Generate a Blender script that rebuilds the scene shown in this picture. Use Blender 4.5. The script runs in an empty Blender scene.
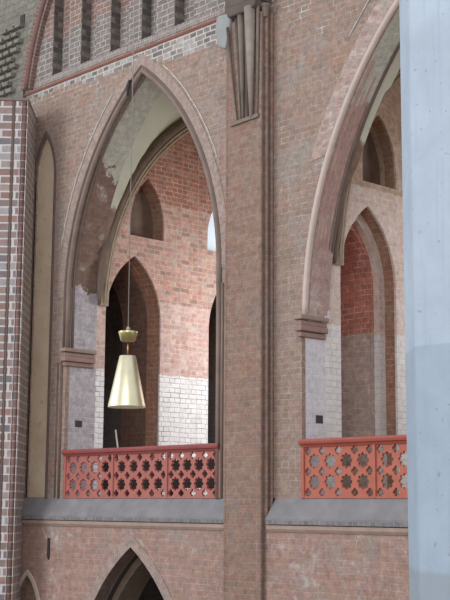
import bpy, bmesh, math, random
from mathutils import Vector, Matrix
random.seed(7)
S = bpy.context.scene
COL = S.collection
R = math.radians

# ------------------------------------------------------------------ camera
CAM = Vector((16.736, -16.0, 8.0))
cd = bpy.data.cameras.new('camera'); cam = bpy.data.objects.new('camera', cd); COL.objects.link(cam)
S.camera = cam
yaw, pit, rol = R(46.35), R(9.24), R(0.356)
fw = Vector((-math.sin(yaw)*math.cos(pit), math.cos(yaw)*math.cos(pit), math.sin(pit)))
rt = fw.cross(Vector((0, 0, 1))).normalized(); up = rt.cross(fw)
r2 = rt*math.cos(rol) + up*math.sin(rol); u2 = -rt*math.sin(rol) + up*math.cos(rol)
m = Matrix((r2, u2, -fw)).transposed().to_4x4(); m.translation = CAM
cam.matrix_world = m
cd.sensor_fit = 'VERTICAL'; cd.sensor_height = 24.0; cd.lens = 24.0*1260.5/600.0
cd.clip_start = 0.05; cd.clip_end = 200

# ------------------------------------------------------------------ light
W = bpy.data.worlds.new('daylight'); S.world = W; W.use_nodes = True
bg = W.node_tree.nodes['Background']; bg.inputs[0].default_value = (0.90, 0.95, 1.0, 1); bg.inputs[1].default_value = 0.78

def area(name, loc, target, sx, sy, power, col=(1, 1, 1)):
    l = bpy.data.lights.new(name, 'AREA'); l.shape = 'RECTANGLE'; l.size = sx; l.size_y = sy
    l.energy = power; l.color = col
    o = bpy.data.objects.new(name, l); COL.objects.link(o); o.location = loc
    o.rotation_euler = (Vector(target)-Vector(loc)).to_track_quat('-Z', 'Y').to_euler()
    return o
# tall nave windows behind and to the right of the photographer
area('nave_window_light', (19.0, -22.0, 17.0), (0.0, 0.0, 11.0), 9, 10, 1300, (1.0, 0.97, 0.93))
area('nave_window_light', (-8.0, -20.0, 15.0), (0.0, 0.0, 10.5), 9, 10, 1500, (0.93, 0.97, 1.0))
# daylight through the windows of the gallery's outer wall
area('gallery_window_light', (-1.7, 5.85, 11.9), (-4.95, 2.6, 10.6), 1.5, 3.6, 210, (0.97, 0.98, 1.0))
area('gallery_window_light', (4.9, 5.85, 11.9), (1.9, 2.2, 11.4), 1.5, 3.6, 130, (0.97, 0.98, 1.0))

S.view_settings.view_transform = 'Standard'; S.view_settings.look = 'None'
S.view_settings.gamma = 1.0; S.view_settings.use_curve_mapping = False
S.view_settings.exposure = 0.32

# ------------------------------------------------------------------ materials
def lin(c):
    return tuple(((v/255.0)/12.92 if v/255.0 <= 0.04045 else ((v/255.0+0.055)/1.055)**2.4) for v in c[:3]) + (1,)

class NT:
    def __init__(s, name, rough=0.9):
        s.m = bpy.data.materials.new(name); s.m.use_nodes = True
        s.t = s.m.node_tree; s.b = s.t.nodes['Principled BSDF']; s.b.inputs['Roughness'].default_value = rough
    def n(s, ty, **kw):
        x = s.t.nodes.new(ty)
        for k, v in kw.items(): setattr(x, k, v)
        return x
    def l(s, a, b): s.t.links.new(a, b)
    def math(s, op, a, b=None, c=None):
        x = s.n('ShaderNodeMath', operation=op)
        for i, v in enumerate((a, b, c)):
            if v is None: continue
            if isinstance(v, (int, float)): x.inputs[i].default_value = v
            else: s.l(v, x.inputs[i])
        return x.outputs[0]
    def mix(s, f, a, b, mode='MIX'):
        x = s.n('ShaderNodeMix', data_type='RGBA', blend_type=mode)
        for sock, v in ((x.inputs[0], f), (x.inputs[6], a), (x.inputs[7], b)):
            if isinstance(v, (int, float)): sock.default_value = v
            elif isinstance(v, tuple): sock.default_value = v
            else: s.l(v, sock)
        return x.outputs[2]
    def ramp(s, f, stops, interp='LINEAR'):
        x = s.n('ShaderNodeValToRGB'); cr = x.color_ramp; cr.interpolation = interp
        while len(cr.elements) > 1: cr.elements.remove(cr.elements[-1])
        for i, (p, c) in enumerate(stops):
            e = cr.elements[0] if i == 0 else cr.elements.new(p)
            e.position = p; e.color = c if len(c) == 4 else (c[0], c[1], c[2], 1)
        s.l(f, x.inputs[0]); return x.outputs[0]
    def noise(s, vec, scale, detail=4, rough=0.6, dist=0.0):
        x = s.n('ShaderNodeTexNoise'); x.inputs['Scale'].default_value = scale
        x.inputs['Detail'].default_value = detail; x.inputs['Roughness'].default_value = rough
        x.inputs['Distortion'].default_value = dist
        s.l(vec, x.inputs['Vector']); return x.outputs[0]
    def thresh(s, v, a, b):
        x = s.n('ShaderNodeMapRange'); x.interpolation_type = 'SMOOTHSTEP'
        x.inputs[1].default_value = a; x.inputs[2].default_value = b
        s.l(v, x.inputs[0]); return x.outputs[0]
    def bump(s, h, strength, dist=0.01):
        x = s.n('ShaderNodeBump'); x.inputs['Strength'].default_value = strength; x.inputs['Distance'].default_value = dist
        s.l(h, x.inputs['Height']); s.l(x.outputs[0], s.b.inputs['Normal'])

def brick(name, pal, mortar, course=0.108, length=0.27, msize=0.012, fade=0.0, tints=(), zones=(), blotch=None,
          use_uv=False, rough=0.9, bump=0.35, msoft=0.6, wobble=0.012, white=None, soft=0.6, sat=0.82, zw=0.12, mottle=0.6, dim=1.0):
    """pal: list of sRGB colours a brick takes at random; zones: (z0, z1, palette, mortar) changes of brick up the wall"""
    T = NT(name, rough)
    geo = T.n('ShaderNodeNewGeometry')
    if use_uv:
        tc = T.n('ShaderNodeUVMap'); vec0 = tc.outputs[0]
        P = geo.outputs['Position']
    else:
        P = geo.outputs['Position']; N = geo.outputs['True Normal']
        sp = T.n('ShaderNodeSeparateXYZ'); T.l(P, sp.inputs[0]); sn = T.n('ShaderNodeSeparateXYZ'); T.l(N, sn.inputs[0])
        x, y, z = sp.outputs
        ny = T.math('GREATER_THAN', T.math('ABSOLUTE', sn.outputs[1]), 0.6)
        nz = T.math('GREATER_THAN', T.math('ABSOLUTE', sn.outputs[2]), 0.9)
        u = T.math('ADD', T.math('MULTIPLY', x, ny), T.math('MULTIPLY', y, T.math('SUBTRACT', 1.0, ny)))
        v = T.math('ADD', T.math('MULTIPLY', z, T.math('SUBTRACT', 1.0, nz)), T.math('MULTIPLY', x, nz))
        cb = T.n('ShaderNodeCombineXYZ'); T.l(u, cb.inputs[0]); T.l(v, cb.inputs[1]); vec0 = cb.outputs[0]
    # slight unevenness of the hand-laid courses
    nz_ = T.n('ShaderNodeTexNoise'); nz_.inputs['Scale'].default_value = 1.8; nz_.inputs['Detail'].default_value = 3; T.l(P, nz_.inputs['Vector'])
    sub = T.n('ShaderNodeVectorMath', operation='SUBTRACT'); T.l(nz_.outputs[1], sub.inputs[0]); sub.inputs[1].default_value = (.5, .5, .5)
    sc = T.n('ShaderNodeVectorMath', operation='SCALE'); T.l(sub.outputs[0], sc.inputs[0]); sc.inputs[3].default_value = wobble*4
    ad = T.n('ShaderNodeVectorMath', operation='ADD'); T.l(vec0, ad.inputs[0]); T.l(sc.outputs[0], ad.inputs[1])
    vec = ad.outputs[0]
    bt = T.n('ShaderNodeTexBrick'); bt.offset = 0.5; bt.squash = 0.62; bt.squash_frequency = 2
    for k, v_ in (('Scale', 1.0), ('Mortar Size', msize), ('Mortar Smooth', msoft), ('Bias', 0.0), ('Brick Width', length), ('Row Height', course)):
        bt.inputs[k].default_value = v_
    bt.inputs['Color1'].default_value = (0, 0, 0, 1); bt.inputs['Color2'].default_value = (1, 1, 1, 1); bt.inputs['Mortar'].default_value = (.5, .5, .5, 1)
    T.l(vec, bt.inputs['Vector'])
    rnd, mk = bt.outputs['Color'], bt.outputs['Fac']
    n1 = T.noise(P, 1.1, 5, 0.62); n2 = T.noise(P, 7.0, 5, 0.7); n3 = T.noise(P, 38.0, 3, 0.6)
    def adj(c): g = sum(c)/3; return tuple(g+(v-g)*sat for v in c)
    def softp(p):
        mean = tuple(sum(c[i] for c in p)/len(p) for i in range(3))
        return [adj(tuple(v*(1-soft)+mn*soft for v, mn in zip(c, mean))) for c in p]
    def palc(p):
        p = softp(p)
        return T.ramp(rnd, [(i/len(p), lin(c)) for i, c in enumerate(p)], 'CONSTANT')
    bc = palc(pal); mc = lin(adj(mortar))
    zsep = T.n('ShaderNodeSeparateXYZ'); T.l(P, zsep.inputs[0]); Z = T.math('ADD', zsep.outputs[2], T.math('MULTIPLY', T.math('SUBTRACT', n1 if zw > .5 else n2, 0.5), zw))
    for z0, z1, p2, m2 in zones:
        f = T.math('MULTIPLY', T.thresh(Z, z0-0.03, z0+0.03), T.math('SUBTRACT', 1.0, T.thresh(Z, z1-0.03, z1+0.03)))
        bc = T.mix(f, bc, palc(p2)); mc = T.mix(f, mc, lin(adj(m2)))
    if white:  # patches and bands where the joints were repointed in white
        z0, z1, w = white
        f = T.math('MULTIPLY', T.thresh(Z, z0, z0+0.25), T.math('SUBTRACT', 1.0, T.thresh(Z, z1-0.1, z1+0.1)))
        f = T.math('MAXIMUM', T.math('MULTIPLY', f, 0.85), T.math('MULTIPLY', T.thresh(n1, 0.56, 0.66), T.thresh(Z, 12.0, 15.0)))
        mc = T.mix(T.math('MULTIPLY', f, T.thresh(n2, 0.3, 0.55)), mc, lin(w))
    for sc_, lo, hi, c, amt in tints:
        nn = T.noise(P, sc_, 4, 0.65, 0.4)
        bc = T.mix(T.math('MULTIPLY', T.thresh(nn, lo, hi), amt), bc, lin(adj(c)))
    bc = T.mix(0.55, bc, T.ramp(n2, [(0.25, (.42, .42, .42)), (0.5, (.5, .5, .5)), (0.78, (.62, .62, .62))]), 'OVERLAY')
    bc = T.mix(0.30, bc, T.ramp(n3, [(0.3, (.35, .35, .35)), (0.7, (.65, .65, .65))]), 'OVERLAY')
    n4 = T.noise(P, 3.4, 5, 0.7); n5 = T.noise(P, 9.0, 6, 0.8, 0.3)
    fm = T.math('MULTIPLY', mk, T.math('SUBTRACT', 1.0, T.math('MULTIPLY', T.thresh(n4, 0.38, 0.56), fade)))
    col = T.mix(fm, bc, mc)
    # grime, lime bloom and worn faces that run over bricks and joints alike
    cn = T.n('ShaderNodeTexNoise'); cn.inputs['Scale'].default_value = 7.0; cn.inputs['Detail'].default_value = 4; cn.inputs['Roughness'].default_value = .7; T.l(P, cn.inputs['Vector'])
    col = T.mix(mottle*.30, col, cn.outputs[1], 'OVERLAY')
    col = T.mix(mottle, col, T.ramp(n5, [(0.30, (.24, .24, .24)), (0.5, (.5, .5, .5)), (0.72, (.80, .80, .80))]), 'OVERLAY')
    if dim != 1.0: col = T.mix(1.0, col, (dim, dim, dim, 1), 'MULTIPLY')
    if blotch:
        c, lo, hi, amt = blotch
        col = T.mix(T.math('MULTIPLY', T.thresh(n1, lo, hi), amt), col, lin(c))
    T.l(col, T.b.inputs['Base Color'])
    h = T.math('ADD', T.math('MULTIPLY', mk, -1.0), T.math('MULTIPLY', n2, 0.7))
    T.bump(h, bump, 0.012)
    return T.m

def plain(name, c, c2=None, scale=4.0, rough=0.8, metal=0.0, bump=0.0, streak=None, spot=None):
    T = NT(name, rough); T.b.inputs['Metallic'].default_value = metal
    tc = T.n('ShaderNodeTexCoord'); P = tc.outputs['Object']
    n = T.noise(P, scale, 6, 0.6, 0.2)
    col = T.ramp(n, [(0.3, lin(c)), (0.7, lin(c2 or c))])
    if streak:
        mp = T.n('ShaderNodeMapping'); mp.inputs['Scale'].default_value = (1, 1, 0.06); T.l(P, mp.inputs[0])
        ns = T.noise(mp.outputs[0], 14, 4, 0.6); col = T.mix(T.math('MULTIPLY', T.thresh(ns, 0.5, 0.75), 0.5), col, lin(streak))
    if spot:
        ns = T.noise(P, 26, 2, 0.5); col = T.mix(T.thresh(ns, 0.66, 0.72), col, lin(spot))
        ns = T.noise(P, 3.1, 4, 0.6); col = T.mix(T.math('MULTIPLY', T.thresh(ns, 0.58, 0.72), 0.45), col, lin(spot))
    T.l(col, T.b.inputs['Base Color'])
    if bump: T.bump(T.noise(P, scale*6, 4, 0.6), bump, 0.01)
    return T.m

M = {}
washed = [(156, 132, 120), (150, 126, 114), (164, 140, 128), (144, 124, 114), (160, 142, 130), (146, 116, 102), (134, 118, 110), (158, 128, 114)]
M['wall'] = brick('weathered_brick', washed, (168, 156, 146), fade=0.8, dim=.95, sat=1.05,
                  tints=((0.9, .5, .68, (150, 142, 136), .6), (2.3, .56, .7, (120, 106, 98), .45), (1.6, .55, .72, (176, 120, 98), .35)),
                  white=(16.85, 17.45, (222, 220, 214)), blotch=((126, 118, 110), .55, .75, .3))
M['pilaster'] = brick('pilaster_brick', [(150, 120, 106), (142, 110, 95), (158, 130, 114), (136, 112, 100), (154, 114, 98)], (152, 136, 126), fade=0.85, dim=.88, sat=.95,
                  tints=((1.1, .52, .7, (140, 130, 122), .5), (3.1, .58, .7, (166, 108, 88), .45)))
M['pilaster_shade'] = brick('shaded_pilaster_flank_brick', [(118, 94, 84), (108, 88, 78), (126, 104, 94)], (120, 106, 98), fade=.8)  # darker pilaster brick: shade of the side face put into the colour
M['lower'] = brick('lower_brick', [(170, 136, 124), (162, 126, 114), (178, 146, 134), (156, 130, 120), (168, 126, 110)], (176, 156, 146), fade=0.85, dim=.88, sat=.95,
                  tints=((1.0, .5, .7, (160, 150, 144), .55), (2.7, .6, .68, (196, 186, 180), .5)))
M['pier'] = brick('glazed_pier_brick', mottle=.3, pal=[(158, 108, 96), (130, 104, 98), (150, 122, 114), (104, 98, 102), (164, 140, 132), (138, 110, 102), (160, 154, 158), (146, 100, 88)],
                  mortar=(194, 188, 188), course=0.172, length=0.36, msize=0.019, soft=.25, msoft=0.2, rough=0.55, bump=0.4, wobble=0.006)
M['pier_side'] = brick('pier_flank_brick', mottle=.3, pal=[(176, 160, 154), (160, 142, 136), (184, 168, 160), (134, 118, 116), (170, 138, 126)],
                  mortar=(204, 198, 196), course=0.172, length=0.3, msize=0.022, msoft=0.2, rough=0.7, bump=0.3, wobble=0.006)
M['shaft'] = brick('dark_red_shaft_brick', [(124, 76, 66), (138, 84, 72), (98, 68, 64), (78, 68, 70), (146, 96, 82)],
                  (168, 148, 142), course=0.172, length=0.9, msize=0.012, rough=0.5, wobble=0.006)
M['gallery'] = brick('gallery_brick', [(188, 108, 82), (176, 98, 74), (198, 122, 94), (166, 100, 80), (184, 130, 108), (172, 112, 90)], (206, 184, 166), course=0.112, fade=0.5, soft=.3, sat=.7, dim=1.05,
                  zones=((7.0, 10.93, [(232, 228, 226), (238, 234, 232), (226, 222, 224)], (150, 144, 142)),
                         (10.93, 12.6, [(206, 156, 140), (212, 166, 150), (196, 142, 126), (216, 182, 168), (190, 158, 146)], (214, 192, 182)),
                         (12.6, 14.9, [(204, 140, 116), (200, 134, 112), (186, 156, 142), (210, 160, 140), (160, 120, 104)], (200, 178, 160))),
                  tints=((1.7, .55, .7, (198, 180, 162), .35),))
M['gallery_right'] = brick('pale_washed_gallery_brick', [(214, 190, 178), (206, 182, 172), (222, 200, 188), (198, 170, 156)], (216, 202, 192), course=0.112, fade=0.6,
                  zones=((13.9, 30.0, [(186, 152, 128), (176, 140, 114), (196, 164, 140)], (190, 172, 152)),
                         (7.0, 11.2, [(222, 216, 214), (214, 208, 206), (228, 224, 220)], (196, 190, 188))),
                  tints=((1.7, .5, .7, (224, 214, 206), .5),))
M['passage'] = brick('red_passage_brick', [(168, 92, 74), (150, 80, 64), (176, 106, 86), (128, 78, 68), (160, 100, 84)], (176, 140, 126), fade=0.8, dim=1.6, sat=.75,
                  zones=((7.0, 11.25, [(150, 126, 116), (136, 116, 108), (160, 138, 126)], (164, 150, 140)),),
                  tints=((1.5, .56, .7, (110, 84, 78), .5),))
M['passage_brown'] = brick('brown_passage_brick', [(150, 106, 88), (136, 96, 80), (156, 114, 98), (118, 88, 76)], (150, 124, 112), fade=0.8, dim=.72)
M['reveal'] = brick('door_order_brick', [(166, 112, 86), (154, 100, 76), (176, 126, 100)], (176, 152, 130), course=0.112, fade=0.5, tints=((1.4, .5, .7, (150, 134, 120), .5),))
M['jamb'] = brick('limewashed_jamb_brick', zw=3.0, pal= [(176, 168, 174), (168, 160, 168), (186, 178, 182), (160, 152, 156)], mortar=(190, 182, 182), fade=0.6,
                  zones=((12.55, 15.3, [(132, 100, 82), (122, 92, 78), (142, 108, 90), (112, 88, 76)], (136, 112, 98)),
                         (15.3, 30, [(180, 178, 162), (184, 182, 166)], (182, 180, 164))),
                  tints=((2.2, .54, .7, (192, 184, 182), .45),))
M['jamb_right'] = brick('pinkish_jamb_brick', zw=3.0, pal= [(196, 180, 176), (188, 168, 164), (206, 194, 190), (178, 156, 150)], mortar=(206, 196, 192), fade=0.6,
                  zones=((-5, 11.2, [(210, 206, 214), (200, 194, 204), (216, 212, 216)], (214, 210, 216)), (11.2, 14.8, [(176, 142, 134), (166, 132, 124), (184, 152, 142)], (182, 158, 150)),
                         (14.8, 30, [(186, 184, 170), (190, 188, 174)], (188, 186, 172))),
                  tints=((2.2, .54, .7, (206, 198, 194), .4),))
M['upper'] = brick('upper_niche_brick', [(150, 132, 124), (140, 118, 110), (128, 118, 114), (158, 142, 132), (120, 106, 102)], (190, 186, 180), fade=0.25, dim=.85, course=0.125, length=0.30, msize=0.014,
                  zones=((18.5, 30, [(158, 116, 102), (148, 106, 94), (164, 128, 114), (140, 112, 102)], (188, 172, 162)),))
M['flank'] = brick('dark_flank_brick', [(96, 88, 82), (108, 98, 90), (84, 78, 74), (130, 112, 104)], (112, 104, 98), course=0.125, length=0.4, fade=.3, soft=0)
M['bold'] = brick('white_jointed_brick', [(150, 132, 124), (132, 120, 116), (158, 136, 126), (112, 100, 98), (168, 160, 154)], (192, 186, 180), course=0.11, length=0.32, msize=0.017, fade=0.1, msoft=.3, soft=.1)
M['rough'] = brick('rough_vault_stone', [(132, 126, 112), (122, 116, 104), (138, 132, 118), (110, 104, 96)], (112, 106, 96), course=0.16, length=0.32, fade=0.4, bump=0.8)
M['ring'] = brick('voussoir_brick', [(160, 134, 122), (154, 128, 116), (168, 144, 132), (148, 124, 114)], (170, 150, 140), use_uv=True, course=0.5, length=0.11, msize=0.01, fade=0.4)
M['ring_red'] = brick('pink_header_voussoir', [(184, 144, 130), (168, 124, 110), (194, 164, 152), (172, 140, 128), (164, 146, 136)], (160, 146, 138), use_uv=True, course=0.165, length=0.125, msize=0.022, fade=0.4, soft=.2)
M['rib_red'] = brick('glazed_rib_brick', [(132, 92, 82), (120, 84, 76), (138, 102, 92), (108, 80, 74)], (146, 130, 122), use_uv=True, course=0.5, length=0.15, msize=0.012)
M['rib'] = plain('rib_brick_brown', (126, 108, 94), (108, 90, 78), 5, bump=.4)
M['rib_pale'] = plain('rib_limewash_beige', (184, 168, 146), (160, 142, 122), 6, bump=.3)
M['roll'] = plain('moulded_brick_roll', (138, 118, 108), (120, 102, 94), 3, bump=.4)
M['roll_dark'] = plain('dark_moulded_roll', (116, 96, 88), (98, 82, 76), 3, bump=.4)
M['roll_pink'] = plain('pink_moulded_roll', (188, 154, 144), (166, 128, 116), 3, bump=.4)
M['roll_pale'] = plain('limewashed_roll', (206, 184, 174), (190, 172, 164), 4, bump=.3)
M['impost'] = plain('impost_brick', (160, 140, 130), (138, 118, 110), 5, bump=.4)
M['impost_red'] = plain('impost_brick_red', (160, 130, 120), (140, 112, 104), 6, bump=.4)
M['plaster'] = plain('greenish_vault_plaster', (176, 176, 158), (162, 161, 142), 1.2, bump=.1, streak=None)
def vault_mat():
    T = NT('vault_plaster_over_brick', .9); tc = T.n('ShaderNodeTexCoord'); P = tc.outputs['Object']
    sp = T.n('ShaderNodeSeparateXYZ'); T.l(P, sp.inputs[0]); n = T.noise(P, 1.2, 6, .6)
    col = T.ramp(n, [(.3, lin((204, 204, 184))), (.7, lin((188, 187, 168)))])
    f = T.thresh(T.math('ADD', sp.outputs[2], T.math('MULTIPLY', T.noise(P, 1.6, 5, .6), 2.0)), 15.55, 15.75)
    col = T.mix(f, T.ramp(T.noise(P, 7, 5, .6), [(.3, lin((112, 92, 78))), (.7, lin((142, 116, 98)))]), col)
    T.l(col, T.b.inputs['Base Color']); T.bump(n, .1, .01); return T.m
M['vault'] = vault_mat()
M['lancet'] = plain('beige_niche_plaster', (222, 202, 178), (202, 180, 156), 1.6, bump=.3, spot=(140, 128, 112))
M['red_roll'] = plain('red_glazed_roll', (124, 90, 82), (108, 80, 74), 4, bump=.3)
M['sill'] = plain('grey_mortar_sill', (140, 136, 138), (120, 117, 119), 3, bump=.3)
M['sill_dark'] = brick('sill_header_edge', [(120, 116, 118), (106, 102, 106), (134, 128, 126)], (150, 142, 138), course=0.4, length=0.12, msize=0.008)
M['ledge'] = plain('ledge_brick', (170, 146, 134), (152, 128, 116), 4, bump=.4)
M['cornice'] = plain('red_string_course', (150, 96, 84), (130, 90, 80), 5, bump=.4)
M['headers'] = brick('cornice_header_bricks', [(150, 132, 124), (136, 118, 110), (128, 116, 112)], (166, 156, 150), course=0.5, length=0.12, msize=0.012)
M['rail'] = plain('terracotta_paint', (176, 104, 94), (162, 92, 82), 4, rough=.6, bump=.1)
M['rail_lit'] = plain('lit_terracotta_paint', (182, 100, 78), (168, 88, 68), 4, rough=.6, bump=.1)  # same paint as the left balustrade, with warmer light put into the colour
M['hand'] = plain('dark_red_handrail_paint', (152, 80, 76), (138, 70, 68), 4, rough=.4)
M['hand_lit'] = plain('lit_handrail_paint', (168, 86, 70), (154, 76, 62), 4, rough=.4)  # handrail paint again, its brighter lighting mixed into the colour
M['brass'] = plain('brushed_brass', (226, 218, 188), (212, 202, 172), 8, rough=.38, metal=1.0)
M['brass_dark'] = plain('aged_brass', (206, 192, 142), (190, 172, 122), 8, rough=.3, metal=1.0)
M['copper'] = plain('copper_rod', (190, 140, 104), None, 8, rough=.35, metal=1.0)
M['lamp_in'] = plain('white_reflector', (240, 226, 196), None, 8, rough=.6)
M['cable'] = plain('grey_cable', (150, 144, 140), None, 8, rough=.6)
M['iron'] = plain('dark_iron_and_hole_shade', (52, 46, 44), None, 8, rough=.7)  # iron of the hook; also painted shade inside wall slits and holes
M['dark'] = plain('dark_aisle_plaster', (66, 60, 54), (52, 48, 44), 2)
M['wood'] = plain('added_bench_wood', (72, 56, 48), (54, 42, 38), 6, rough=.6)
M['floor'] = plain('stone_floor', (132, 124, 116), (112, 104, 98), 2)
M['corbel'] = plain('corbel_stone', (136, 122, 112), (108, 96, 88), 3, bump=.5, streak=(104, 92, 84))
M['corbel_light'] = plain('corbel_shaft_grey', (156, 144, 134), (134, 122, 114), 5, bump=.5)
M['corbel_dark'] = plain('corbel_brick_dark', (104, 90, 82), (84, 74, 68), 3, bump=.5)
M['grey_plaster'] = plain('grey_mortar_patch', (156, 156, 156), (140, 140, 138), 5, bump=.3)
M['white_mortar'] = plain('white_mortar_streak', (206, 202, 196), (176, 168, 160), 14, bump=.3)
def column_mat():
    T = NT('pale_limewash', 0.75); tc = T.n('ShaderNodeTexCoord'); P = tc.outputs['Object']
    sp = T.n('ShaderNodeSeparateXYZ'); T.l(P, sp.inputs[0])
    n = T.noise(P, 2.0, 6, .65, .3)
    col = T.ramp(n, [(0.3, lin((154, 166, 182))), (0.7, lin((174, 186, 200)))])
    mp = T.n('ShaderNodeMapping'); mp.inputs['Scale'].default_value = (1, 1, 0.05); T.l(P, mp.inputs[0])
    ns = T.noise(mp.outputs[0], 24, 4, .6); col = T.mix(T.math('MULTIPLY', T.thresh(ns, .5, .72), .35), col, lin((136, 152, 174)))
    # a greyer painted zone below a level line, a repaired patch and a rusty stain
    low = T.math('SUBTRACT', 1.0, T.thresh(sp.outputs[2], 8.84, 8.855))
    g = T.noise(P, 5.0, 5, .6); col = T.mix(T.math('MULTIPLY', low, .55), col, T.ramp(g, [(.3, lin((128, 144, 160))), (.7, lin((146, 160, 176)))]))
    low2 = T.math('SUBTRACT', 1.0, T.thresh(T.math('ADD', sp.outputs[2], T.math('MULTIPLY', g, .08)), 7.68, 7.72))
    col = T.mix(T.math('MULTIPLY', low2, .5), col, lin((128, 134, 138)))
    s2 = T.noise(P, 30, 2, .5); col = T.mix(T.math('MULTIPLY', T.thresh(s2, .68, .74), .6), col, lin((118, 126, 134)))
    s3 = T.noise(P, 1.7, 3, .5); col = T.mix(T.math('MULTIPLY', T.thresh(s3, .6, .75), .4), col, lin((148, 160, 168)))
    T.l(col, T.b.inputs['Base Color']); T.bump(T.noise(P, 12, 5, .6), .25, .01)
    return T.m
M['column'] = column_mat()
def glow_mat():  # emission stands in for daylight on a pale niche back
    T = NT('niche_daylight_glow', .3); T.b.inputs['Base Color'].default_value = (.6, .7, .8, 1)
    T.b.inputs['Emission Color'].default_value = (.80, .90, 1.0, 1); T.b.inputs['Emission Strength'].default_value = 0.38
    return T.m
M['niche_glow'] = glow_mat()

# ------------------------------------------------------------------ geometry helpers
def link(name, me, mat, parent=None, smooth=False):
    o = bpy.data.objects.new(name, me); COL.objects.link(o)
    if mat: me.materials.append(M[mat])
    if parent: o.parent = parent
    if smooth:
        for p in me.polygons: p.use_smooth = True
    return o
def tag(o, label=None, cat=None, group=None, kind=None):
    if label: o['label'] = label
    if cat: o['category'] = cat
    if group: o['group'] = group
    if kind: o['kind'] = kind
    return o
def st(o): o['kind'] = 'structure'; return o
def empty(name, loc, label, cat, group=None):
    o = bpy.data.objects.new(name, None); COL.objects.link(o); o.location = loc; o.empty_display_size = .2
    return tag(o, label, cat, group)
def under(o, parent):
    """keep world place of geometry written in world coordinates when parented to an Empty"""
    o.parent = parent; o.location = o.location - parent.matrix_basis.translation; return o

class MB:
    def __init__(s): s.b = bmesh.new(); s.uv = s.b.loops.layers.uv.new('UVMap')
    def quad(s, pts, uvs=None):
        f = s.b.faces.new([s.b.verts.new(p) for p in pts])
        if uvs:
            for lp, q in zip(f.loops, uvs): lp[s.uv].uv = q
        return f
    def box(s, x0, x1, y0, y1, z0, z1):
        v = [s.b.verts.new(p) for p in ((x0,y0,z0),(x1,y0,z0),(x1,y1,z0),(x0,y1,z0),(x0,y0,z1),(x1,y0,z1),(x1,y1,z1),(x0,y1,z1))]
        for f in ((0,3,2,1),(4,5,6,7),(0,1,5,4),(1,2,6,5),(2,3,7,6),(3,0,4,7)): s.b.faces.new([v[i] for i in f])
    def prism(s, poly, axis, a, b):
        """poly in the plane normal to axis: 'X' -> (y,z), 'Y' -> (x,z), 'Z' -> (x,y)"""
        def P(p, t): return {'X': (t, p[0], p[1]), 'Y': (p[0], t, p[1]), 'Z': (p[0], p[1], t)}[axis]
        A = [s.b.verts.new(P(p, a)) for p in poly]; B = [s.b.verts.new(P(p, b)) for p in poly]; n = len(poly)
        s.b.faces.new(A); s.b.faces.new(B[::-1])
        for i in range(n): s.b.faces.new((A[i], B[i], B[(i+1) % n], A[(i+1) % n]))
    def cone(s, c0, c1, r0, r1, n=16, cap=True):
        c0, c1 = Vector(c0), Vector(c1); d = (c1-c0).normalized()
        a = d.orthogonal().normalized(); b = d.cross(a)
        A = []; B = []
        for i in range(n):
            t = 2*math.pi*i/n; w = a*math.cos(t)+b*math.sin(t)
            A.append(s.b.verts.new(c0+w*r0)); B.append(s.b.verts.new(c1+w*r1))
        for i in range(n): s.b.faces.new((A[i], A[(i+1) % n], B[(i+1) % n], B[i]))
        if cap: s.b.faces.new(A[::-1]); s.b.faces.new(B)
    def tube(s, pts, r, n=8, rfun=None):
        pts = [Vector(p) for p in pts]; rings = []
        a = None
        for i, p in enumerate(pts):
            d = (pts[min(i+1, len(pts)-1)]-pts[max(i-1, 0)]).normalized()
            if a is None: a = d.orthogonal().normalized()
            a = (a - d*a.dot(d)).normalized(); b = d.cross(a); rr = rfun(i) if rfun else r
            rings.append([s.b.verts.new(p+(a*math.cos(2*math.pi*k/n)+b*math.sin(2*math.pi*k/n))*rr) for k in range(n)])
        for q, w in zip(rings, rings[1:]):
            for k in range(n): s.b.faces.new((q[k], q[(k+1) % n], w[(k+1) % n], w[k]))
        s.b.faces.new(rings[0][::-1]); s.b.faces.new(rings[-1])
    def lathe(s, prof, n=32, loc=(0, 0, 0)):
        rings = [[s.b.verts.new((loc[0]+r*math.cos(2*math.pi*k/n), loc[1]+r*math.sin(2*math.pi*k/n), loc[2]+z)) for k in range(n)] for r, z in prof]
        for q, w in zip(rings, rings[1:]):
            for k in range(n): s.b.faces.new((q[k], q[(k+1) % n], w[(k+1) % n], w[k]))
    def done(s, name, mat, parent=None, smooth=False, bevel=0):
        bmesh.ops.recalc_face_normals(s.b, faces=s.b.faces)
        me = bpy.data.meshes.new(name); s.b.to_mesh(me); s.b.free()
        o = link(name, me, mat, parent, smooth)
        if bevel:
            md = o.modifiers.new('bevel', 'BEVEL'); md.width = bevel; md.segments = 2; md.limit_method = 'ANGLE'
        return o

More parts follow.
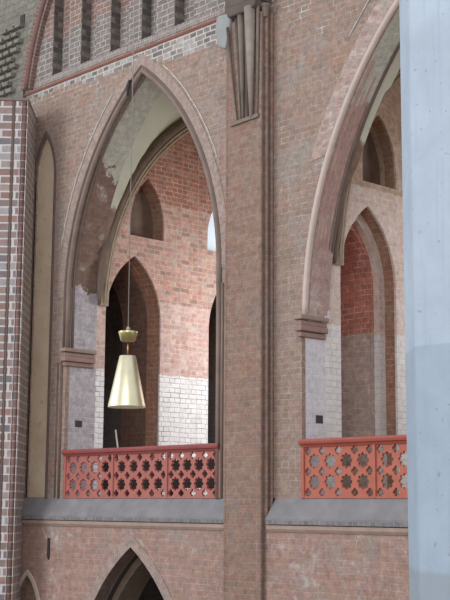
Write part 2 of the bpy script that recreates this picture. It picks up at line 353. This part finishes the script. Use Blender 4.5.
def slab(name, mat, outer, holes, axis, a, b, parent=None, bevel=0.0):
    """a plate with holes: outer and holes are outlines in the plane normal to axis, thick from a to b"""
    cu = bpy.data.curves.new('tmp', 'CURVE'); cu.dimensions = '2D'; cu.fill_mode = 'BOTH'; cu.extrude = abs(b-a)/2
    if bevel: cu.bevel_depth = bevel; cu.bevel_resolution = 0; cu.extrude -= bevel; cu.offset = -bevel
    for poly in [outer]+list(holes):
        sp = cu.splines.new('POLY'); sp.points.add(len(poly)-1); sp.use_cyclic_u = True
        for p, q in zip(sp.points, poly): p.co = (q[0], q[1], 0, 1)
    o = bpy.data.objects.new('tmp', cu); COL.objects.link(o)
    me = bpy.data.meshes.new_from_object(o.evaluated_get(bpy.context.evaluated_depsgraph_get()))
    bpy.data.objects.remove(o); bpy.data.curves.remove(cu)
    bm = bmesh.new(); bm.from_mesh(me); bmesh.ops.remove_doubles(bm, verts=bm.verts, dist=1e-5)
    mid = (a+b)/2
    for v in bm.verts:
        x, y, z = v.co
        v.co = {'X': (z+mid, x, y), 'Y': (x, z+mid, y), 'Z': (x, y, z+mid)}[axis]
    bmesh.ops.recalc_face_normals(bm, faces=bm.faces)
    bm.to_mesh(me); bm.free(); me.name = name
    for p in me.polygons: p.use_smooth = False
    me.materials.clear()
    return link(name, me, mat, parent)

def arch(xc, h, spring, apex, n=18, off=0.0):
    """pointed arch line from the left springing over the apex to the right; off widens it outward"""
    r = apex-spring; Rr = (h*h+r*r)/(2*h); cx = Rr-h; R2 = Rr+off
    t1 = math.acos(min(1, cx/R2))
    L = [(xc+cx-R2*math.cos(t1*i/n), spring+R2*math.sin(t1*i/n)) for i in range(n+1)]
    return L+[(2*xc-x, z) for x, z in L[-2::-1]]
def opening(xc, h, bottom, spring, apex, n=18, off=0.0):
    A = arch(xc, h, spring, apex, n, off)
    return [(A[0][0], bottom)]+A+[(A[-1][0], bottom)]

def ring(mb, line_in, line_out, fn, y0, y1):
    """voussoir band between two lines; fn maps (u, v, depth) to a point; UV runs along the line"""
    s = 0.0
    for i in range(len(line_in)-1):
        a, b, c, d = line_in[i], line_in[i+1], line_out[i+1], line_out[i]
        L = math.dist(((a[0]+d[0])/2, (a[1]+d[1])/2), ((b[0]+c[0])/2, (b[1]+c[1])/2)); w = math.dist(a, d)
        mb.quad([fn(*a, y0), fn(*b, y0), fn(*c, y0), fn(*d, y0)], [(s, 0), (s+L, 0), (s+L, w), (s, w)])
        for p, q, v in ((a, b, 0), (d, c, w)):
            mb.quad([fn(*p, y0), fn(*q, y0), fn(*q, y1), fn(*p, y1)], [(s, v), (s+L, v), (s+L, v+abs(y1-y0)), (s, v+abs(y1-y0))])
        s += L
    for k in (0, -1):
        p, q = line_in[k], line_out[k]
        mb.quad([fn(*p, y0), fn(*q, y0), fn(*q, y1), fn(*p, y1)])
FY = lambda u, v, d: (u, d, v)     # line lies in a plane of constant Y
FX = lambda u, v, d: (d, u, v)     # line lies in a plane of constant X

# ------------------------------------------------------------------ structure
BAYS = (-2.59, 4.24)               # arch centres; each bay repeats at 6.83 m
HW, SPR, APX = 2.34, 12.4, 16.86
SILLZ = 8.12
NAVE = -0.18                       # face of the wall below the gallery

# main wall above the gallery: a thin outer skin with the blind lancet, then the body
def outl(x0, x1, z0, z1, arches):
    p = [(x0, z0)]
    for xc, h, sp, ap in arches:
        q = opening(xc, h, z0, sp, ap, 24)
        if xc > 0: q = [(1.9, z0), (1.9, 11.18), (xc-h, 11.2)]+q[1:-1]+[(xc+h, z0)]   # jamb set back below the impost
        p += q
    return p+[(x1, z0), (x1, z1), (x0, z1)]
AR = [(BAYS[0], HW, SPR, APX), (4.9, 2.9, 11.2, 17.05)]   # the right arch is wider and flatter
ARC = {BAYS[0]: AR[0], BAYS[1]: AR[1]}
lanc = opening(-5.90, .36, SILLZ+.02, 15.2, 16.2, 12)
st(slab('wall_back', 'wall', outl(-9.5, 12, SILLZ, 17.45, AR), [lanc], 'Y', 0, .10))
st(slab('wall_back', 'jamb', outl(-14, 2-.25, SILLZ, 17.45, AR[:1]), [], 'Y', .10, .8))
st(slab('wall_back', 'jamb_right', outl(1.75, 12, SILLZ, 17.45, AR[1:]), [], 'Y', .10, .62))
tag(slab('niche_infill', 'lancet', lanc, [], 'Y', .07, .10), 'beige plastered back of the tall narrow blind lancet niche', 'niche')
mb = MB(); ring(mb, arch(-5.90, .36, 15.2, 16.2, 12, .0), arch(-5.90, .36, 15.2, 16.2, 12, .07), FY, -.02, .03)
for sx in (-1, 1): mb.box(-5.90+sx*.36-(.0 if sx > 0 else .07), -5.90+sx*.36+(.07 if sx > 0 else 0), -.02, .03, SILLZ, 15.2)
tag(mb.done('niche_moulding', 'roll_dark'), 'thin raised brick moulding framing the tall blind lancet niche', 'moulding')

# wall below the gallery with the aisle arch and the small blind door
low = [(-2.45, 1.75, 3.6, 7.19)]
p = [(-14, 0)]+opening(-2.43, 1.75, 0, 4.0, 7.19, 20)+[(12, 0), (12, 7.72), (-14, 7.72)]
st(slab('wall_lower', 'lower', p, [opening(-5.83, .42, .1, 5.7, 6.52, 12)], 'Y', NAVE, .12))
p = [(-14, 0)]+opening(-2.43, 1.75, 0, 4.0, 7.19, 20)+[(12, 0), (12, 7.72), (-14, 7.72)]
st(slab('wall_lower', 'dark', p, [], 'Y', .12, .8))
mb = MB(); ring(mb, arch(-2.43, 1.75, 4.0, 7.19, 20, 0), arch(-2.43, 1.75, 4.0, 7.19, 20, .2), FY, NAVE-.02, .1)
tag(mb.done('arch_moulding', 'ring'), 'pale brick arch ring around the dark aisle arch at the bottom', 'moulding')
mb = MB(); ring(mb, arch(-2.43, 1.62, 4.0, 7.0, 20, 0), arch(-2.43, 1.75, 4.0, 7.19, 20, 0), FY, .25, .8)
tag(mb.done('arch_order', 'rib'), 'recessed olive brown inner order of the dark aisle arch', 'moulding')
mb = MB(); ring(mb, arch(-5.83, .42, 5.7, 6.52, 12, .0), arch(-5.83, .42, 5.7, 6.52, 12, .09), FY, NAVE-.03, 0)
mb.box(-6.34, -6.25, NAVE-.03, 0, .1, 5.7); mb.box(-5.41, -5.32, NAVE-.03, 0, .1, 5.7)
tag(mb.done('door_moulding', 'roll_pale'), 'pale moulding around the small pointed niche beside the left brick pier', 'moulding')
tag(slab('niche_infill', 'reveal', opening(-5.83, .42, .1, 5.7, 6.52, 12), [], 'Y', .02, .1), 'brown brick filling of the small pointed niche at the bottom left', 'niche')
mb = MB(); mb.prism([(-5.14, 6.9), (-5.09, 6.86), (-5.07, 6.9), (-5.07, 7.3), (-5.13, 7.3)], 'Y', NAVE-.03, NAVE+.02)
tag(mb.done('slot_shade', 'iron'), 'narrow dark strip painting the shade of an upright slit under the left sill', 'slot_shade')  # dark plate paints the shade inside a slit

# sill, sill edge and ledge under each balustrade
for n, (x0, x1, w) in enumerate(((-6.3, .27, 'left'), (1.27, 12, 'right'))):
    mb = MB(); mb.prism([(0.14, 7.74), (NAVE-.06, 7.74), (NAVE-.06, 7.78), (0, SILLZ), (.14, SILLZ)], 'X', x0, x1)
    st(mb.done('trim_%d' % (n*3+1), 'sill'))
    mb = MB(); mb.box(x0, x1, NAVE-.07, NAVE+.1, 7.68, 7.745); st(mb.done('trim_%d' % (n*3+2), 'sill_dark'))
    mb = MB(); mb.prism([(NAVE+.05, 7.55), (NAVE-.02, 7.55), (NAVE-.055, 7.60), (NAVE-.055, 7.66), (NAVE+.05, 7.68)], 'X', x0, x1)
    st(mb.done('trim_%d' % (n*3+3), 'ledge'))

# transverse walls between the gallery bays, with passages
D1 = (1.84, .80, 12.1, 13.55); D2 = (4.94, .80, 12.1, 13.55)
nic = [opening(2.2, .5, 14.02, 14.35, 15.42, 10), opening(4.58, .5, 14.02, 14.35, 15.42, 10)]
def tw(x1, mat, deep, glow, th=2.12, pm='passage', ys=.8):
    def yz(ds, off=0):
        q = [(ys, 8.1)]
        for d in ds: q += opening(d[0], d[1]-off, 8.1, d[2], d[3]-off*1.4, 14)
        return q+[(6.1, 8.1), (6.1, 19.4), (ys, 19.4)]
    st(slab('wall_gallery', mat, yz((D1, D2)), nic, 'X', x1-.05, x1))
    st(slab('wall_gallery', 'reveal', yz((D1, D2)), nic, 'X', x1-.28, x1-.05))
    st(slab('wall_gallery', mat if deep else 'reveal', yz((D1, D2), .16 if deep else .05), nic, 'X', x1-.42, x1-.28))
    st(slab('wall_gallery', pm, yz((D1, D2), .26 if deep else .10), [], 'X', x1-th, x1-.42))
    # recessed back of the blind niches
    o = mb = MB(); mb.box(x1-.44, x1-.40, 1.6, 2.8, 13.95, 15.5); st(mb.done('wall_gallery', 'rib'))
    mb = MB(); mb.box(x1-.44, x1-.40, 4.0, 5.2, 13.95, 15.5); st(mb.done('niche_glow_1', 'niche_glow') if glow else mb.done('wall_gallery', 'rib'))  # second niche of the left wall gets an added glow for daylight
tw(-4.93, 'gallery', False, True, 1.25, 'passage_brown')
tw(1.90, 'gallery_right', True, False, 2.0, ys=.62)
tw(8.73, 'gallery', False, False)

# outer wall, floor and ends of the gallery and aisle
mb = MB(); mb.box(-14, 12, 6.1, 6.6, 0, 20); st(mb.done('wall_outer', 'gallery_right'))
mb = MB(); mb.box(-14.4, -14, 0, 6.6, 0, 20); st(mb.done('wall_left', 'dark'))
mb = MB(); mb.box(12, 12.4, -.2, 6.6, 0, 22); st(mb.done('wall_right', 'wall'))
mb = MB(); mb.box(-14, 12, .8, 6.1, 7.75, 8.1); st(mb.done('floor', 'floor'))
mb = MB(); mb.box(-30, 40, -34, 7, -.2, 0); st(mb.done('floor', 'floor'))
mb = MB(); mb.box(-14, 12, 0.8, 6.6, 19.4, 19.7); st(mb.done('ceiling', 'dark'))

# groined plaster vault over each gallery bay
def prof(t, c, h, sp, ap):
    r = ap-sp; Rr = (h*h+r*r)/(2*h); d = abs(t-c)
    return sp+math.sqrt(max(0, Rr*Rr-(Rr-h+d)**2)) if d < h else sp
for xb in BAYS:
    xc, HV, SV, AV = ARC[xb]
    dome = lambda d, w, A=(1.6 if xc < 0 else 2.2), k=(1.3 if xc < 0 else 2.2): A*(1-math.exp(-k*min(d, w-d)))
    mb = MB(); NX, NY = 64, 64; x0, x1, y0, y1 = (xc-HV if xc < 0 else 1.88), xc+HV, (.8 if xc < 0 else .62), 6.1
    g = [[mb.b.verts.new((x0+(x1-x0)*i/NX, y0+(y1-y0)*j/NY, max(prof(x0+(x1-x0)*i/NX, xc, HV, SV, AV), prof(y0+(y1-y0)*j/NY, 3.45, 2.65, 12.3, 17.1)+dome((x1-x0)*i/NX, x1-x0)))) for j in range(NY+1)] for i in range(NX+1)]
    for i in range(NX):
        for j in range(NY): mb.b.faces.new((g[i][j], g[i+1][j], g[i+1][j+1], g[i][j+1]))
    st(mb.done('ceiling', 'vault'))
    # wall rib carried on the transverse wall
    xw = -4.92 if xc < 0 else 1.91
    root = empty('wall_rib', (xw, 3.45, 12.3), 'moulded vault rib curving over the %s gallery wall' % ('left' if xc < 0 else 'right'), 'vault rib')
    for off, r, dx, mt in ((.02, .11, .09, 'rib'), (-.13, .035, .09, 'rib_pale'), (-.21, .03, .07, 'rib_pale')):
        A = [(xw+dx, a, b) for a, b in arch(3.45, 2.65, 12.3, 17.1, 24, off)]
        mb = MB(); mb.tube(A, r, 10, rfun=lambda i, r=r: r*min(1, .25+i*.3)); under(mb.done('roll', mt, smooth=True), root)
    mb = MB(); ring(mb, arch(3.45, 2.65, 12.3, 17.1, 24, -.25), arch(3.45, 2.65, 12.3, 17.1, 24, .02), FX, xw+.07, xw)
    under(mb.done('rib_body', 'rib_pale'), root)

# orders of the two big arches
def arch_thing(xc, lab, spec, xs=''):
    root = empty('arch_moulding', (xc, 0, SPR), lab, 'arch moulding')
    for nm, off, y, r, z0, mt, *zt in spec:
        zt = zt[0] if zt else None
        a_ = ARC[xc]; A = arch(*a_, 26, off)
        if zt: A = [q for q in A if q[1] < zt and q[0] < a_[0]]; pts = [(A[0][0], z0)]+[q for q in A if q[1] > z0]
        else: pts = [(A[0][0], z0)]+[q for q in A if q[1] > z0]+[(A[-1][0], z0)]
        mb = MB(); mb.tube([(a, y, b) for a, b in pts], r, 10); under(mb.done(nm, mt, smooth=True), root)
    return root
a1 = arch_thing(BAYS[0], 'brick roll mouldings edging the big left gallery arch',
    (('roll', .02, .03, .055, 11.27, 'roll'), ('roll', .10, .0, .03, 11.27, 'roll_dark'), ('roll', -.03, .13, .03, 11.27, 'roll_dark')))
mb = MB(); ring(mb, arch(BAYS[0], HW, SPR, APX, 26, .12), arch(BAYS[0], HW, SPR, APX, 26, .33), FY, -.012, .02); under(mb.done('voussoirs', 'ring'), a1)
a2 = arch_thing(BAYS[1], 'pale pink roll mouldings edging the big right gallery arch',
    (('roll', .04, .03, .055, 11.27, 'roll_pale'), ('roll', .02, .18, .045, 12.35, 'roll_pink', 15.6), ('roll', .02, .30, .03, 12.35, 'roll_pink', 15.3), ('roll', .02, .40, .035, 12.35, 'roll_pink', 15.5), ('roll', .02, .50, .03, 12.35, 'roll', 15.1), ('roll', .01, .58, .04, 12.35, 'roll_dark')))
mb = MB(); ring(mb, [q for q in arch(*AR[1], 26, .08) if q[1] > 13.9 and q[0] < 5], [q for q in arch(*AR[1], 26, .40) if q[1] > 13.9 and q[0] < 5][:len([q for q in arch(*AR[1], 26, .08) if q[1] > 13.9 and q[0] < 5])], FY, -.012, .02); under(mb.done('voussoirs', 'ring_red'), a2)
# white mortar lines along the back of the arch rings
def streak(xc, off, i0, i1, lab, w=.016):
    A = arch(*ARC[xc], 40, off)[i0:i1]
    mb = MB(); mb.tube([(a+random.uniform(-.012, .012), -.012, b) for a, b in A], w, 6, rfun=lambda i: w*(.6+.5*math.sin(i*1.7)**2))
    tag(mb.done('mortar_joint', 'white_mortar'), lab, 'mortar line')
streak(BAYS[0], .37, 8, 33, 'white mortar line outside the left flank of the left arch')
streak(BAYS[0], .40, 46, 66, 'white mortar line outside the right flank of the left arch')
streak(BAYS[1], .60, 27, 38, 'white mortar line beside the top of the right arch', .013)

# thin vertical jamb shaft outside the opening, both bays
for xc, lab in ((BAYS[0], 'left'), (BAYS[1], 'right')):
    mb = MB()
    for dx, r in ((.13, .035), (.27, .022)): mb.cone((xc-HW-dx, -.005, SILLZ), (xc-HW-dx, -.005, 11.0), r, r, 10)
    if lab == 'left': tag(mb.done('jamb_shaft', 'roll_dark', smooth=True), 'thin dark upright brick roll left of the left balustrade', 'shaft')
    else: mb.b.free()
mb = MB()
for dx, r in ((.06, .05), (.16, .03)): mb.cone((BAYS[0]+HW+dx, -.01, SILLZ), (BAYS[0]+HW+dx, -.01, 12.1), r, r, 10)
tag(mb.done('jamb_shaft', 'roll', smooth=True), 'slim upright brick roll between the left balustrade and pilaster', 'shaft')

# imposts wrapping each jamb
for xj, lab, off in ((-4.93, 'stepped brick impost block on the left arch jamb beside the lamp', 0), (1.90, 'stepped brick impost block on the right arch jamb left of the red passage', 0)):
    root = empty('impost', (xj, .3, 10.9), lab, 'impost')
    for z0, z1, pr, mt in ((11.2, 11.27, .12, 'impost'), (11.10, 11.18, .07, 'impost_red'), (11.0, 11.09, .10, 'impost_red'), (10.9, 10.98, .05, 'impost_red')):
        mb = MB(); mb.box(xj-.02-pr*.6, xj+pr, -.02-pr*.9, .72 if xj < 0 else .60, z0, z1+.012)
        under(mb.done('moulding', mt, bevel=.02), root)

# putlog holes in the jambs, their inner shade painted as dark boxes
for x, y, z, lab in ((-4.93, .28, 9.62, 'dark square painting the shade of a hole in the left jamb above the left balustrade'), (1.90, .36, 9.42, 'dark square painting the shade of a hole in the right jamb above the right balustrade')):
    mb = MB(); mb.box(x-.03, x+.006, y, y+.18, z, z+.14); tag(mb.done('putlog_hole_shade', 'iron'), lab, 'hole')

# ------------------------------------------------------------------ pilaster and corbels
root = empty('pilaster', (.75, -.28, 0), 'broad flat brick pilaster strip rising between the two arches', 'pilaster')
mb = MB(); mb.box(.29, 1.16, -.28, .02, 0, 17.0); under(mb.done('shaft', 'pilaster'), root)
for x, y, r, mt in ((.285, -.265, .03, 'roll_dark'), (1.165, -.265, .03, 'roll'), (1.20, -.16, .035, 'roll'), (1.21, -.04, .03, 'roll')):
    mb = MB(); mb.cone((x, y, 0), (x, y, 17.0), r, r, 10); under(mb.done('roll', 'pilaster'), root)
mb = MB(); mb.box(1.1, 1.19, -.25, .0, 0, 17.0); under(mb.done('flank', 'pilaster_shade'), root)
root = empty('vault_corbel', (.8, -.35, 15.0), 'cluster of tapering corbel shafts high on the pilaster', 'corbel')
mb = MB(); mb.prism([(.42, 14.95), (1.14, 14.98), (1.14, 15.05), (.42, 15.02)], 'Y', -.33, -.2); under(mb.done('base_moulding', 'corbel'), root)
for x0, y0, x1, y1, r0, r1, zt, mt in ((.97, -.33, 1.0, -.40, .035, .11, 17.1, 'corbel_light'), (.74, -.31, .72, -.36, .025, .07, 17.1, 'corbel'), (.59, -.31, .34, -.34, .014, .03, 16.9, 'corbel_dark'), (.84, -.28, .84, -.31, .03, .07, 17.1, 'corbel_dark'), (1.09, -.29, 1.14, -.33, .015, .035, 17.1, 'corbel'), (.66, -.28, .55, -.30, .014, .05, 17.1, 'corbel_dark')):
    mb = MB(); mb.cone((x0, y0, 15.03), (x1, y1, zt), r0, r1, 14); under(mb.done('shaft', mt, smooth=True), root)
mb = MB(); mb.prism([(.45, 17.03), (1.1, 17.03), (1.18, 17.10), (1.18, 17.22), (.4, 17.22)], 'Y', -.46, -.1); under(mb.done('capital', 'corbel_dark', bevel=.03), root)
mb = MB(); mb.box(.22, .42, -.32, 0, 17.0, 19.5); mb.box(.42, 1.2, -.4, 0, 17.22, 19.5); under(mb.done('vault_springer', 'corbel_dark', bevel=.05), root)
mb = MB(); mb.prism([(.06, 16.6), (.28, 16.5), (.36, 16.8), (.42, 17.05), (.40, 17.2), (.02, 17.2), (-.02, 16.9)], 'Y', -.34, 0)
tag(mb.done('mortar_patch', 'grey_plaster', bevel=.04), 'grey mortar patch on the top left corner of the pilaster', 'mortar patch')
mb = MB(); mb.cone((1.21, -.2, 16.9), (1.21, -.2, 17.1), .045, .08, 12); mb.cone((1.21, -.2, 17.1), (1.21, -.2, 17.15), .09, .09, 12)
tag(mb.done('shaft_capital', 'corbel'), 'small round capital on the slim right hand pilaster roll', 'capital')

# ------------------------------------------------------------------ string course and upper wall with recesses
mb = MB(); mb.prism([(0.1, 17.30), (-.02, 17.30), (-.045, 17.325), (-.045, 17.345), (-.02, 17.37), (.1, 17.4)], 'X', -6.9, .2); st(mb.done('trim_7', 'cornice'))
mb = MB(); mb.prism([(0.1, 17.4), (-.02, 17.4), (.0, 17.56), (.1, 17.6)], 'X', -6.9, .2); st(mb.done('trim_8', 'headers'))
mb = MB(); mb.box(-9.5, 12, .26, .8, 17.4, 22); st(mb.done('wall_upper', 'upper'))
piers = [(-9.5, -5.75), (-5.15, -4.70), (-4.15, -3.66), (-3.05, -2.62), (-2.15, -1.58), (-1.0, 12)]
for a, b in piers:
    mb = MB(); mb.box(a, b, 0, .27, 17.45, 22); st(mb.done('wall_upper', 'upper', bevel=.015))
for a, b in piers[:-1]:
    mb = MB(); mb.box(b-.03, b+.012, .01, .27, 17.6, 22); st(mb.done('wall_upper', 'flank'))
for i_, (xa, xb, z) in enumerate(((-6.4, .2, 17.17), (-4.6, .2, 17.06), (-2.75, .2, 16.95), (-1.9, .18, 16.84))):
    mb = MB(); mb.box(xa, xb, -.006, .05, z, z+.108); st(mb.done('wall_upper', 'bold'))
for (a, b), (c, d) in zip(piers, piers[1:]):
    mb = MB(); mb.prism([(.0, 17.56), (.27, 17.70), (.27, 17.4), (0, 17.4)], 'X', b, c); st(mb.done('wall_upper', 'headers'))
# the great wall rib that frames the recesses
root = empty('vault_rib', (-6.6, -.2, 17.3), 'red glazed brick vault rib rising from the left brick pier', 'vault rib')
big = lambda off: arch(-2.4, 4.3, 16.6, 22.4, 28, off)[3:30]
mb = MB(); ring(mb, big(-.2), big(.16), FY, -.12, .0); under(mb.done('rib_body', 'rib_red'), root)
mb = MB(); mb.tube([(a, -.13, b) for a, b in big(-.08)], .06, 10); under(mb.done('roll', 'red_roll', smooth=True), root)

# rough masonry of the vault springing left of the rib
mb = MB(); q = [(a, b) for a, b in big(.12)]
poly = [(-14, 16.4), (q[0][0], 16.4)]+q+[(-2.4, 24), (-14, 24)]
mb.prism(poly, 'Y', -.08, .0); st(mb.done('wall_vault', 'rough'))
cnt = 0
for row in range(9):
    z = 17.45+row*.19
    for k in range(14):
        x = -9.9+k*.29+(row % 2)*.15
        lim = min([a for a, b in q if abs(b-z) < .25]+[-5.9])-.25
        if x+.2 > lim or random.random() < .05: continue
        mb = MB(); mb.box(x, x+.20+random.uniform(-.02, .03), -.22, -.07, z, z+.10)
        o = mb.done('toothing_brick', 'rough', bevel=.015)
        tag(o, 'projecting grey toothing brick in the rough masonry above the left pier', 'brick', 'toothing bricks above the left pier'); cnt += 1
mb = MB(); mb.box(-6.95, -6.78, -.10, -.06, 19.05, 19.3); tag(mb.done('putlog_hole_shade', 'iron'), 'small dark block painting the shade of a hole high above the left pier beside the red rib', 'hole')  # shade of a hole painted as a dark block

# ------------------------------------------------------------------ left clustered pier
J = Vector((-6.3, 0)); dv = Vector((.7314, -.682)); A = J+dv*1.35      # near corner
fr = Vector((-.682, -.7314))                                          # along the front face, to the left
def pf(s, o=0.0): q = A+fr*s-dv*(-o)*1.0; return (q.x, q.y)
root = empty('clustered_pier', (A.x, A.y, 0), 'tall clustered pier of glazed red and grey bricks with white joints', 'pier')
PT = 16.65
mb = MB(); mb.prism([(J.x-.02, .05), (J.x, 0), pf(0), pf(.015), pf(.03, -.1), pf(.2, -.1), (J.x-1.3, 0.05)], 'Z', 0, PT)
o = mb.done('flank', 'pier_side'); under(o, root)
mb = MB(); mb.cone((*pf(.07, -.04), 0), (*pf(.07, -.04), PT), .05, .05, 14); under(mb.done('shaft', 'shaft', smooth=True), root)
mb = MB(); mb.prism([pf(.12, .0), pf(.27, .0), pf(.28, -.07), pf(.32, -.07), pf(.33, .0), pf(2.4, .0), pf(2.4, -1.2), pf(.14, -1.2)], 'Z', 0, PT)
under(mb.done('face', 'pier', bevel=.02), root)
mb = MB(); mb.cone((*pf(.30, -.03), 0), (*pf(.30, -.03), PT), .018, .03, 10); under(mb.done('roll', 'roll_dark', smooth=True), root)
mb = MB(); mb.prism([(J.x-.02, .02), (J.x+.01, -.01), pf(-.02, .01), pf(2.4, .03), pf(2.4, -1.2)], 'Z', PT, PT+.06)
under(mb.done('capital', 'corbel', bevel=.02), root)

# ------------------------------------------------------------------ balustrades
def foil(cx, cz, r, lobes, depth=.3, n=6, rot=0.0):
    """lobed opening"""
    pts = []
    for k in range(lobes):
        a0 = 2*math.pi*k/lobes+rot
        c = (cx+r*(1-depth)*math.cos(a0), cz+r*(1-depth)*math.sin(a0)); lr = r*depth*1.05
        for i in range(n):
            t = a0+(i/(n-1)-.5)*R(200)
            pts.append((c[0]+lr*math.cos(t), c[1]+lr*math.sin(t)))
    return pts
def balustrade(x0, posts, x1, lab, mr, mh):
    root = empty('balustrade', ((x0+x1)/2, .0, SILLZ), lab, 'balustrade')
    z0, z1 = SILLZ, 9.0
    edges = [x0]+posts+[x1]
    for a, b in zip(edges, edges[1:]):
        a += .03; b -= .03; pw = (b-a)/4.0; holes = []
        zr = (z0+.27, z0+.62)
        for k in range(4):
            cx = a+.045+(b-a-.09)*(k+.5)/4
            for z in zr: holes.append(foil(cx, z, .130, 8, .27, 5))
        for k in range(5):
            cx = a+.045+(b-a-.09)*k/4
            if k in (0, 4): cx += .035*(1 if k == 0 else -1)
            for z in (z0+.095, z0+.445, z0+.795):
                holes.append(foil(cx, z, .076, 4, .5, 6, math.pi/2))
        pan = slab('tracery_panel', mr, [(a, z0+.0), (b, z0), (b, z1), (a, z1)], holes, 'Y', .0, .045)
        under(pan, root)
    for i, e in enumerate(edges):
        w = .03 if 0 < i < len(edges)-1 else .035
        mb = MB(); mb.box(e-w, e+w, -.03, .07, z0, z1); under(mb.done('post', mr, bevel=.008), root)
    mb = MB(); mb.box(x0, x1, -.02, .06, z0, z0+.035); under(mb.done('bottom_rail', mr, bevel=.006), root)
    mb = MB(); mb.prism([(-.03, 8.985), (-.05, 9.02), (-.09, 9.04), (-.10, 9.08), (-.08, 9.12), (.12, 9.12), (.13, 9.05), (.07, 8.985)], 'X', x0-.03, x1+.03)
    under(mb.done('handrail', mh), root)
balustrade(-4.85, [-3.26, -1.61], -.15, 'dusty red pierced balustrade behind the hanging brass lamp, left of the pilaster', 'rail', 'hand')
balustrade(1.93, [3.51, 5.1], 6.55, 'pierced red balustrade, warm light painted into its colour, right of the pilaster, cut by the white column', 'rail_lit', 'hand_lit')

root = empty('added_bench', (-2.4, .9, 8.1), 'dark wooden seat added to darken the openings of the left balustrade', 'added_bench')  # seat put in only to darken what shows through the tracery
mb = MB(); mb.box(-4.0, -.5, .55, .60, 8.32, 8.86); under(mb.done('backrest', 'wood', bevel=.01), root)
mb = MB(); mb.box(-4.0, -.5, .60, 1.0, 8.5, 8.54); under(mb.done('seat', 'wood', bevel=.01), root)
for x in (-3.9, -2.25, -.6):
    mb = MB(); mb.box(x-.03, x+.03, .60, .98, 8.1, 8.5); under(mb.done('leg', 'wood', bevel=.008), root)

# ------------------------------------------------------------------ hanging lamp
LX, LY = 4.89, -6.33
root = empty('pendant_lamp', (LX, LY, 9.157), 'brass cone shaded pendant lamp hanging on a long thin cable', 'pendant lamp')
mb = MB(); mb.lathe([(.226, 0), (.229, .004), (.228, .018), (.100, .622), (.094, .628), (.02, .63), (.02, .622), (.092, .618), (.220, .012), (.226, 0)], 48)
o = mb.done('shade', 'brass', root, True)
mb = MB(); mb.lathe([(.219, .012), (.088, .614), (.01, .616)], 48); mb.done('reflector', 'lamp_in', root, True)
mb = MB(); mb.lathe([(.012, .45), (.03, .44), (.045, .38), (.05, .33), (.04, .28), (.01, .26)], 20); mb.done('bulb', 'lamp_in', root, True)
mb = MB(); mb.cone((0, 0, .62), (0, 0, .81), .009, .009, 12); mb.done('rod', 'copper', root, True)
mb = MB(); mb.lathe([(.0, .800), (.080, .803), (.088, .812), (.116, .905), (.119, .922), (.113, .928), (.02, .93), (0, .93)], 40); mb.done('cup', 'brass_dark', root, True)
mb = MB(); mb.lathe([(0, .935), (.022, .94), (.026, .96), (.014, .985), (0, .99)], 16); mb.done('finial', 'cable', root, True)
mb = MB(); mb.cone((0, 0, .98), (0, 0, 14.5), .0055, .0055, 8); mb.done('cable', 'cable', root, True)

# small iron hook stub near the point of the left arch
mb = MB(); mb.tube([(-2.90, .03, 16.72), (-2.90, -.06, 16.72), (-2.93, -.07, 16.6), (-2.95, -.06, 16.4)], .03, 8, rfun=lambda i: (.025, .03, .045, .02)[i])
tag(mb.done('iron_hook', 'iron', smooth=True), 'short dark iron hook at the point of the left arch', 'hook')
# thin pole seen in the dark passage behind the lamp
mb = MB(); mb.tube([(-4.7, 1.35, 8.1), (-4.72, 1.34, 8.9), (-4.8, 1.28, 9.6)], .018, 8)
tag(mb.done('thin_pole', 'roll_pale', smooth=True), 'thin pale pole leaning in the passage below the lamp', 'pole')

# ------------------------------------------------------------------ foreground column
cx, cy = COLC = (12.77, -10.14)
ang = math.atan2(CAM.y-cy, CAM.x-cx)
mb = MB(); rr = .52
base = ang+R(12)
mb.prism([(cx+rr*math.cos(base+R(22.5+45*k)), cy+rr*math.sin(base+R(22.5+45*k))) for k in range(8)], 'Z', 0, 24)
tag(mb.done('column', 'column', bevel=.02), 'pale bluish limewashed column close to the camera on the right', 'column')
